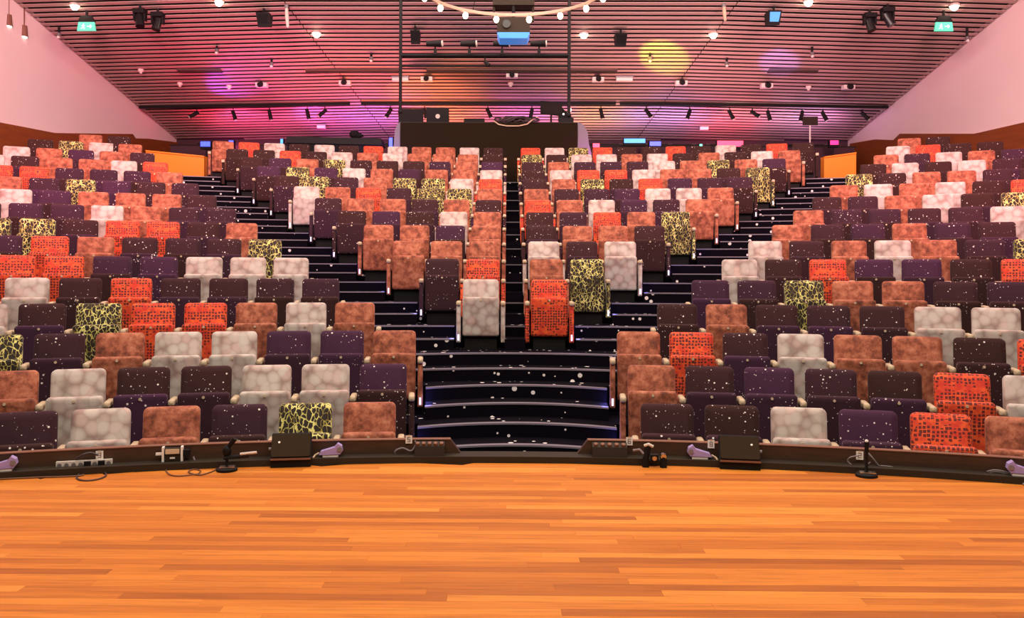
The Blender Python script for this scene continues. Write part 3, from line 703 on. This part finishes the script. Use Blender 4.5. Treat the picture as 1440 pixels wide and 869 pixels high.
for (u, v, tl), nm in zip([(197, 22, 10), (222, 27, -12), (1223, 28, 14), (1248, 20, 35)], ['outer left', 'inner left', 'inner right', 'outer right']):
    p = put(u, v-14, 0)
    t = thing('moving_head_light', 'black moving-head stage light, the %s one under the ceiling' % nm, 'stage light', p)
    build(MB().tube([(0, 0, .06), (0, 0, -.08)], .03, 8), 'clamp', 'black', t)
    build(MB().box(-.13, .13, -.10, .10, -.18, -.08), 'base', 'black', t)
    for s in (-1, 1): build(MB().box(s*.12-.02, s*.12+.02, -.05, .05, -.34, -.18), 'yoke', 'black', t)
    build(MB().tube([(sin(RAD(tl))*-.08, 0, -.22), (sin(RAD(tl))*.14, -.05, -.48)], [.09, .10], 12), 'head', 'black_gloss', t, True)
# slot across the middle of the ceiling
for u0, u1, nm in ((250, 312, 'left'), (430, 562, 'inner left'), (600, 868, 'middle'), (1080, 1150, 'right')):
    a, c = put(u0, 99, .012), put(u1, 99, .012)
    t = thing('ceiling_slot', 'dark recessed slot panel across the %s ceiling' % nm, 'panel', (0, 0, 0))
    build(MB().prism([(a.x, a.y-.09, a.z-.02+.02), (c.x, c.y-.09, c.z), (c.x, c.y+.09, c.z-.04), (a.x, a.y+.09, a.z-.04)],
                     [(a.x, a.y-.09, a.z+.05), (c.x, c.y-.09, c.z+.05), (c.x, c.y+.09, c.z+.02), (a.x, a.y+.09, a.z+.02)]), 'panel', 'slot_brown', t)
    build(MB().prism([(a.x, a.y-.02, a.z-.04), (c.x, c.y-.02, c.z-.04), (c.x, c.y+.02, c.z-.05), (a.x, a.y+.02, a.z-.05)],
                     [(a.x, a.y-.02, a.z), (c.x, c.y-.02, c.z), (c.x, c.y+.02, c.z-.01), (a.x, a.y+.02, a.z-.01)]), 'groove', 'dark_brown', t)

# hung frame of two poles and two bars, with lamps on it
DF = 17.0
pl, pr_ = W(563, 157, DF), W(800, 162, DF)
t = thing('lighting_truss', 'black frame of two tall poles and two cross bars hung over the booth', 'frame', (0, pl.y, 0))
for p in (pl, pr_):
    build(MB().tube([(p.x, p.y-pl.y, p.z), (p.x, p.y-pl.y, ceil_z(p.y)-.02)], .032, 8), 'pole', 'black', t)
    build(MB().ball((p.x, p.y-pl.y, p.z), .05, 8, 5), 'pole_end', 'black', t)
for v, rr in ((78, .032), (93, .018)):
    a, c = W(563, v, DF), W(800, v, DF)
    build(MB().tube([(a.x, a.y-pl.y, a.z), (c.x, c.y-pl.y, c.z)], rr, 8), 'cross_bar', 'black', t)
for i, (u, v) in enumerate([(612, 72), (660, 71), (706, 71), (758, 71)]):
    p = W(u, 76, DF)
    t = thing('bar_lamp', 'black stage lamp clamped on the upper cross bar, %s from the left pole' % ORD[i+1], 'stage light', (p.x, p.y, p.z), (0, 0, 0), 'lamps on the cross bar')
    build(MB().box(-.03, .03, -.05, .05, -.02, .09), 'clamp', 'black', t)
    build(MB().tube([(0, 0, .08), (0, 0, .15)], .016, 6), 'stem', 'black', t)
    build(MB().tube([(-.17, 0, .20), (.13, -.03, .20)], [.055, .07], 10), 'barrel', 'black', t, True)
    build(MB().tube([(.13, -.03, .20), (.15, -.032, .20)], .06, 10), 'lens', 'off_white', t)
p = W(682, 89, DF)
t = thing('hanging_lamp', 'small black lamp hanging between the two cross bars', 'stage light', (p.x, p.y, p.z))
build(MB().tube([(0, 0, .12), (0, 0, .02)], .014, 6), 'stem', 'black', t); build(MB().tube([(0, 0, .03), (.08, -.02, -.05)], [.035, .045], 8), 'head', 'black', t)

# projector
p = W(722, 42, 15.0)
t = thing('projector', 'dark projector with a blue-lit underside hung behind the ring lamp', 'projector', (p.x, p.y, p.z))
build(MB().box(-.28, .28, -.2, .3, -.10, .16), 'body', 'dark_brown', t)
build(MB().prism([(-.24, -.17, -.19), (.24, -.17, -.19), (.24, .26, -.19), (-.24, .26, -.19)], [(-.28, -.21, -.10), (.28, -.21, -.10), (.28, .3, -.10), (-.28, .3, -.10)]), 'lower_cover', 'lens_blue', t)  # underside made to glow, standing in for blue light falling on it
build(MB().tube([(0, 0, .16), (0, 0, ceil_z(p.y)-p.z+.05)], .03, 8), 'pole', 'black', t)
build(MB().box(-.36, .36, -.05, .25, .42, .56), 'mount_frame', 'dark_brown', t)
for s in (-1, 1): build(MB().box(s*.34-.02, s*.34+.02, .05, .10, .16, .46), 'strut', 'dark_brown', t)
build(MB().tube([(-.12, -.21, .03), (-.12, -.27, .03)], .07, 12), 'lens', 'screen_dark', t)

# ring chandelier
pc = W(722, 21, 14.0); RR = 1.36
t = thing('ring_chandelier', 'large metal ring chandelier with glowing bulbs hung high over the seats', 'chandelier', (pc.x, pc.y-RR, pc.z))
mb = MB(); loops = []
for i in range(64):
    a = 2*pi*i/64
    loops.append([((RR+.022*cos(b_))*cos(a), (RR+.022*cos(b_))*sin(a), .03*sin(b_)) for b_ in (0, pi/3, 2*pi/3, pi, 4*pi/3, 5*pi/3)])
loops.append(loops[0]); mb.loft(loops, 0, False); build(mb, 'ring', 'ring_metal', t, True)
BULB = MB().ball((0, 0, -.06), .045, 10, 6, 0, 1.25).mesh('bulb', 'bulb_glow', True); SOCK = MB().tube([(0, 0, 0), (0, 0, -.025)], .025, 8).mesh('socket', 'black')
for i in range(16):
    a = 2*pi*(i+.5)/16 + RAD(.5)
    sk = link('socket', SOCK, t, (RR*cos(a), RR*sin(a), -.02)); link('bulb', BULB, sk)
for i in range(3):
    a = 2*pi*i/3 + pi/2 + .5; x, y = RR*cos(a), RR*sin(a)
    build(MB().tube([(x, y, .02), (x*.15, y*.15, 2.2)], .006, 5), 'cable', 'black', t)
build(MB().tube([(0, 0, 2.15), (0, 0, ceil_z(pc.y-RR)-pc.z+.04)], .02, 8), 'drop_cable', 'black', t)
l = bpy.data.lights.new('chandelier_glow', 'POINT'); l.energy = 110; l.color = (1, .72, .48); l.shadow_soft_size = .5
o = link('chandelier_glow', l, None, (pc.x, pc.y-RR, pc.z-.12))

# coloured spots hung clear of any fixture, aimed at patches of the ceiling
spot('yellow_beam', (2.2, 22.0, 5.2), C(932, 78), 1700, (1.0, .82, .05), 16, .25)
spot('blue_beam', (5.2, 22.5, 5.0), C(1095, 86), 1000, (.32, .28, 1.0), 15, .5)
spot('violet_beam', (-4.5, 22.5, 5.0), C(345, 92), 120, (.40, .12, 1.0), 24, .6)
spot('orange_beam', (-.9, 22.0, 5.4), C(645, 100), 110, (1.0, .45, .05), 24, .7)
for _i, (bx, bp, bc, bn) in enumerate([(-8.3, 24, (1, .05, .12), 'crimson'), (-6.0, 32, (1, .10, .34), 'magenta'), (-3.9, 30, (.80, .20, 1.0), 'violet'), (-1.9, 40, (1, .22, .08), 'coral'),
                                 (.4, 32, (.85, .20, .66), 'orchid'), (2.5, 30, (.95, .48, .22), 'peach'), (4.6, 30, (.55, .36, .95), 'lavender'), (6.4, 34, (1, .14, .18), 'red'), (8.4, 28, (.66, .38, .72), 'mauve')]):
    tz = pz.z + .03  # battens added to brighten the rear band of the ceiling
    t = thing('led_batten', 'slim LED batten throwing %s light up the ceiling from the rear partition' % bn, 'stage light', (bx, pz.y + .06, tz))
    build(MB().box(-.8, .8, -.05, .05, 0, .05), 'housing', 'black', t)
    for s_ in (-.7, 0, .7): build(MB().box(s_-.06, s_+.06, -.03, .03, .05, .056), 'lens', 'off_white', t)
    area('led_batten_beam', (bx, pz.y + .06, tz + .07), (bx, pz.y + .06, tz + 1.0), bp, bc, 1.9, .06)
def added_uplighter(x, y, power, col, label, lean=(0, 0), deg=125):  # floor lamps added out of sight to wash the ceiling with colour
    t = thing('uplighter', label, 'stage light', (x, y, ZB))
    build(MB().tube([(0, 0, 0), (0, 0, .03)], .16, 14), 'foot', 'black', t); build(MB().tube([(0, 0, .03), (0, 0, .12)], .03, 8), 'stem', 'black', t)
    build(MB().tube([(0, 0, .10), (0, 0, .34)], [.10, .13], 14), 'can', 'black', t, True); build(MB().tube([(0, 0, .335), (0, 0, .345)], .11, 14), 'lens', 'off_white', t)
    spot('uplighter_beam', (x, y, ZB + .40), (x + lean[0], y + lean[1], ZB + 3.4), power, col, deg, .9)
added_uplighter(-8.0, 25.3, 190, (1.0, .06, .14), 'black floor uplighter with a red beam in the rear left corner')
added_uplighter(-5.6, 26.2, 320, (1.0, .12, .24), 'black floor uplighter with a pink beam left of the draped counter')
added_uplighter(-3.5, 26.5, 330, (1.0, .22, .10), 'black floor uplighter with a coral beam behind the draped counter')
added_uplighter(2.9, 25.6, 230, (1.0, .42, .30), 'black floor uplighter with a peach beam right of the booth')
added_uplighter(5.4, 25.6, 230, (1.0, .40, .42), 'black floor uplighter with a rose beam at the rear right')
added_uplighter(8.0, 25.3, 110, (1.0, .28, .36), 'black floor uplighter with a dim rose beam in the rear right corner')
for sg, tu in ((-1, (245, 224)), (1, (1185, 226))):
    p = W(tu[0], tu[1], 18.6); spot('parapet_lamp', (p.x - sg*.3, p.y-.6, p.z+1.7), W(tu[0], tu[1], 19.9), 70, (1, .72, .35), 60, .8)

# ------------------------------------------------------------------ things along the stage edge
def on_floor(u, v, z=0.0):
    d = ray(u, v); t_ = (z - CAM.z)/d.z; return CAM + d*t_
def face_rot(p): return (0, 0, -math.atan2(p.x, p.y))
def on_kerb(u, v, r=10.995):                  # the point of the kerb face seen at (u, v)
    d = ray(u, v); A = d.x*d.x + d.y*d.y; B = CAM.x*d.x + CAM.y*d.y; c_ = CAM.x**2 + CAM.y**2 - r*r
    t_ = (-B + math.sqrt(B*B - A*c_))/A; return CAM + d*t_
# foldback wedges
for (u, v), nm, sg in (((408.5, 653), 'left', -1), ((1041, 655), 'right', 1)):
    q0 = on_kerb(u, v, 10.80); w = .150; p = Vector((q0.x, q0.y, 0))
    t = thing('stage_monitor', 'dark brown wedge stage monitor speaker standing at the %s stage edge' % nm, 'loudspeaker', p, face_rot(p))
    build(MB().box(-w, w, 0, .055, 0, .055), 'plinth', 'black', t)  # black block modelled where shadow lies under the wedge
    prof = [(-.012, .053), (-.012, .075), (.125, .232), (.185, .232), (.20, .053)]
    build(MB().prism([(-w, y, z) for y, z in prof], [(w, y, z) for y, z in prof]), 'cabinet', 'soft_black', t)
    def fp(f, o): return (-.012 + .137*f - .75*o, .075 + .157*f + .66*o)
    pts = rrect(.97, .03, .97, .10, 0)
    build(MB().loft([[(x*w, *fp(z, off)) for x, _, z in pts] for off in (.002, .012)]), 'grille', 'monitor_brown', t)
    y_, z_ = fp(.62, .013); build(MB().tube([(sg*.09, y_+.004, z_-.004), (sg*.09, y_-.004, z_+.004)], .009, 8), 'badge', 'white', t)
    build(MB().box(-w, w, -.018, -.012, .060, .074), 'front_edge', 'chocolate', t)
    build(MB().tube([(sg*w, .08, .13), (sg*(w+.02), .08, .13)], .012, 8), 'handle', 'grey_metal', t)
# tags with marks
TAGS = [((140, 640), '3', 'above the power strip'), ((575, 618), '5', 'left of the centre steps'), ((885, 620.5), '6', 'beside the right connector box'),
        ((1000, 624.5), '8', 'between the lilac lamp and the right monitor'), ((1209, 640.5), '2', 'behind the right microphone stand'), ((435, 625), '4', 'beside the left monitor')]
SEGM = {'2': 'abged', '3': 'abgcd', '4': 'fgbc', '5': 'afgcd', '6': 'afgedc', '8': 'abcdefg'}
def digit(ch, w, h, y):
    m_ = MB(); tk = .0045
    S = {'a': ((-w, h), (w, h)), 'b': ((w, h), (w, 0)), 'c': ((w, 0), (w, -h)), 'd': ((-w, -h), (w, -h)), 'e': ((-w, 0), (-w, -h)), 'f': ((-w, h), (-w, 0)), 'g': ((-w, 0), (w, 0))}
    for s_ in SEGM[ch]:
        (x0_, z0_), (x1_, z1_) = S[s_]; m_.box(min(x0_, x1_)-tk/2, max(x0_, x1_)+tk/2, y-.001, y, min(z0_, z1_)-tk/2, max(z0_, z1_)+tk/2)
    return m_
for (u, v), ch, nm in TAGS:
    p = on_kerb(u, v, 10.99); hw = .026 if ch != '4' else .018
    t = thing('number_tag', 'small white paper number tag on the kerb %s' % nm, 'tag', p, face_rot(p))
    build(MB().box(-hw, hw, -.002, .002, -.032, .032), 'card', 'white', t); build(digit(ch, .010, .016, -.0025), 'digit', 'tag_ink', t)
    build(MB().box(-.010, .010, -.0035, -.002, .026, .036), 'tape_strip', 'tan', t)
# power strip
p, q = on_kerb(79, 655.5, 10.97), on_kerb(158, 649, 10.97); ln = (q-p).length
t = thing('power_strip', 'long white multi-socket power strip fixed to the kerb at far left', 'power strip', (p+q)/2, (0, 0, math.atan2(q.y-p.y, q.x-p.x)))
build(MB().box(-ln/2, ln/2, -.015, .02, -.026, .026), 'casing', 'off_white', t)
for i in range(8):
    x = -ln/2 + ln*(i+.5)/8
    if i in (4, 6): build(MB().box(x-.022, x+.022, -.045, -.015, -.022, .022), 'plug', 'black', t)
    else: build(MB().tube([(x, -.015, 0), (x, -.018, 0)], .016, 8), 'socket', 'grey_metal', t)
# junction box
p = on_kerb(243, 638, 10.96)
t = thing('junction_box', 'small white bracketed junction box fixed to the kerb left of the left microphone', 'junction box', p, face_rot(p))
build(MB().box(-.055, .055, -.02, .03, -.05, .045), 'case', 'tray_dark', t); build(MB().box(-.050, .050, -.03, -.018, .004, .040), 'cover', 'tan', t)
for s in (-1, 1): build(MB().box(s*.068-.008, s*.068+.008, -.03, .03, -.055, .055), 'bracket', 'white', t)
build(MB().box(-.018, .018, -.026, -.02, -.034, -.022), 'label_plate', 'white', t); build(MB().box(-.12, -.076, -.02, .0, -.004, .014), 'connector', 'white', t)
build(MB().box(.078, .125, -.03, .02, -.02, .03), 'plug', 'black', t)
# connector boxes beside the opening
for u0, u1, v0, v1, nm in ((583, 625, 623, 643, 'left'), (833, 882, 625, 645, 'right')):
    p, q = on_floor(u0, v1, .05), on_floor(u1, v1, .05); p, q = on_kerb(u0, v1, 10.90), on_kerb(u1, v1, 10.90); ln = (q-p).length; c0 = (p+q)/2
    t = thing('connector_box', 'low dark stage connector box with a row of sockets %s of the centre steps' % nm, 'stage box', (c0.x, c0.y, .05), (0, 0, math.atan2(q.y-p.y, q.x-p.x)))
    build(MB().prism([(-ln/2, -.03, -.04), (ln/2, -.03, -.04), (ln/2, .09, 0), (-ln/2, .09, 0)], [(-ln/2, .0, .075), (ln/2, .0, .075), (ln/2, .09, .10), (-ln/2, .09, .10)]), 'case', 'dark_brown', t)
    for i in range(5):
        x = -ln/2 + ln*(i+.5)/5; build(MB().tube([(x, .03, .08), (x, .02, .10)], [.018, .016], 8), 'socket', 'chocolate', t)
    build(MB().ball((0, -.03, -.02), .007, 6, 4), 'screw', 'white', t)
# lilac floor lamps
for u, v, fl, nm in ((465, 640, 1, 'right of the left monitor'), (984, 643, -1, 'left of the right monitor'), (1436, 672, -1, 'at the far right of the kerb'), (4, 664, 1, 'at the far left of the kerb')):
    p = on_kerb(u, v, 10.93)
    t = thing('lilac_lamp', 'small lilac wedge-shaped lamp on a white base %s' % nm, 'lamp', (p.x, p.y, .05), face_rot(p))
    build(MB().box(-.06*1, .06, -.03, .04, 0, .018), 'base', 'white', t)
    prof = [(-.09, .02), (-.06, .018), (.075, .022), (.095, .05), (.088, .085), (.055, .105), (.03, .075), (-.075, .045)]
    q = [(fl*x, z) for x, z in prof]
    if fl < 0: q = q[::-1]
    build(MB().prism([(x, -.035, z) for x, z in q], [(x, .035, z) for x, z in q]), 'body', 'lilac', t)
    build(MB().tube([(fl*.07, -.036, .06), (fl*.07, -.042, .06)], .02, 8), 'knob', 'cable_grey', t)
    build(MB().tube([(fl*-.09, 0, .03), (fl*-.12, -.01, .015), (fl*-.13, -.06, .006)], .007, 6), 'lead', 'tan', t)
# microphone stands
def mic(u, v, top_v, label, boom):
    p = on_floor(u, v); D = p.y - CAM.y; q = W(u, top_v, D)
    t = thing('microphone_stand', label, 'microphone', (p.x, p.y, 0), face_rot(p)); H = q.z
    build(MB().tube([(0, 0, 0), (0, 0, .018), (0, 0, .03)], [.078, .078, .06], 18), 'base', 'black', t)
    build(MB().box(-.05, .06, -.04, .03, .03, .036), 'base_plate', 'chrome', t)
    build(MB().tube([(0, 0, .03), (0, 0, H*.72)], .011, 8), 'stem', 'black', t)
    if boom:
        build(MB().tube([(0, 0, H*.66), (.06, -.02, H*.98)], [.016, .020], 8), 'microphone', 'black', t, True)
        build(MB().tube([(-.02, -.01, .10), (.16, -.04, .115)], .016, 8), 'boom_arm', 'black', t)
        build(MB().tube([(.10, -.04, .13), (.22, -.045, .14)], .010, 8), 'lead', 'off_white', t)
        build(MB().ball((0, 0, H*.60), .035, 8, 5, 0, 1.3), 'clutch', 'black', t, True)
    else:
        build(MB().tube([(0, 0, H*.70), (0, 0, H*.95)], [.014, .018], 8), 'microphone', 'black', t, True)
        build(MB().ball((0, 0, H*.97), .014, 8, 5), 'grille', 'white', t, True)
    return t
mic(319, 662, 616, 'short black boom microphone stand on a round base left of the left monitor', True)
mic(1218.5, 670, 618, 'short straight black microphone stand on a round base at right', False)
# floor lamp cluster
p = on_floor(920, 657)
t = thing('lamp_cluster', 'small black pair of floor lamps with clamps on the boards right of the steps', 'stage light', (p.x, p.y, 0), face_rot(p))
for x in (-.065, .07): build(MB().tube([(x, 0, 0), (x, 0, .08)], [.028, .024], 10), 'foot', 'black', t)
build(MB().tube([(-.065, 0, .05), (.07, 0, .05)], .012, 8), 'bar', 'black', t)
build(MB().tube([(-.06, 0, .07), (-.05, .01, .16)], [.022, .026], 8), 'post', 'black', t)
build(MB().tube([(-.075, 0, .165), (-.045, -.01, .178), (-.01, -.005, .16)], .012, 8), 'handle', 'off_white', t)
build(MB().box(-.03, .03, -.03, .03, .055, .10), 'lamp_body', 'black', t)
build(MB().tube([(0, -.03, .075), (0, -.04, .075)], .018, 8), 'lens', 'chrome', t)
build(MB().tube([(.07, -.02, .085), (.07, .02, .09)], .022, 8), 'reflector', 'chrome', t)
build(MB().tube([(-.08, 0, .10), (-.11, .02, .13), (-.16, .03, .12)], .010, 6), 'lead', 'cable_grey', t)
# cables
def cable(pts, r, mm, label, z=None):
    ps = []
    for u, v in pts: 
        p = on_floor(u, v); p.z = r + .001; ps.append(p)
    sm = []
    for i in range(len(ps)-1):
        a_, b_, c_, d_ = ps[max(i-1, 0)], ps[i], ps[i+1], ps[min(i+2, len(ps)-1)]
        for k in range(6):
            s_ = k/6; sm.append(.5*((2*b_) + (c_-a_)*s_ + (2*a_-5*b_+4*c_-d_)*s_*s_ + (3*b_-a_-3*c_+d_)*s_**3))
    sm.append(ps[-1])
    tag(build(MB().tube(sm, r, 6), 'cable', mm, None, True), label, 'cable')
cable([(0, 675), (55, 672.5), (104, 671), (118, 669)], .006, 'cable_brown', 'brown cable lying along the stage edge at far left')
cable([(113, 666), (108, 672), (112, 676), (125, 677), (140, 674.5), (149, 670), (147, 664)], .006, 'cable_dark', 'dark cable looped on the boards under the power strip')
cable([(233, 662), (238, 668), (250, 670.5), (266, 669), (278, 667.5), (282, 663), (272, 661), (265, 665), (280, 669), (296, 665), (306, 660)], .005, 'cable_brown', 'thin brown cable tangled on the boards by the junction box')
def kerb_cable(pts, r, mm, label):
    ps = [on_kerb(u, v, 10.965 - .012*(i % 2)) for i, (u, v) in enumerate(pts)]; sm = []
    for i in range(len(ps)-1):
        a_, b_, c_, d_ = ps[max(i-1, 0)], ps[i], ps[i+1], ps[min(i+2, len(ps)-1)]
        for k in range(6):
            s_ = k/6; sm.append(.5*((2*b_) + (c_-a_)*s_ + (2*a_-5*b_+4*c_-d_)*s_*s_ + (3*b_-a_-3*c_+d_)*s_**3))
    sm.append(ps[-1])
    tag(build(MB().tube(sm, r, 6), 'cable', mm, None, True), label, 'cable')
kerb_cable([(107, 645), (118, 639), (128, 637), (138, 640)], .009, 'cable_dark', 'dark cable hanging on the kerb above the power strip')
kerb_cable([(272, 642), (275, 651), (280, 656), (290, 655)], .007, 'cable_grey', 'grey cable dropping from the junction box')
kerb_cable([(556, 640), (556, 634), (566, 630), (578, 634), (584, 626), (584, 620)], .006, 'cable_grey', 'grey cable looped on the kerb by the left connector box')
kerb_cable([(1206, 641), (1196, 643), (1192, 648), (1200, 655), (1214, 656), (1224, 650)], .006, 'cable_grey', 'grey cable looped behind the right microphone stand, left side')
kerb_cable([(1221, 637), (1228, 645), (1236, 655), (1246, 661), (1256, 660), (1255, 657), (1238, 655)], .006, 'cable_grey', 'grey cable running right from the right microphone stand')
kerb_cable([(1388, 663), (1400, 661), (1416, 664), (1424, 668), (1414, 673), (1400, 672), (1390, 666), (1400, 663), (1418, 667), (1428, 672)], .006, 'cable_grey', 'coil of grey cable on the kerb strip at far right')
cable([(1425, 671), (1434, 678), (1442, 684)], .007, 'cable_grey', 'grey cable leading off the coil at the right edge')
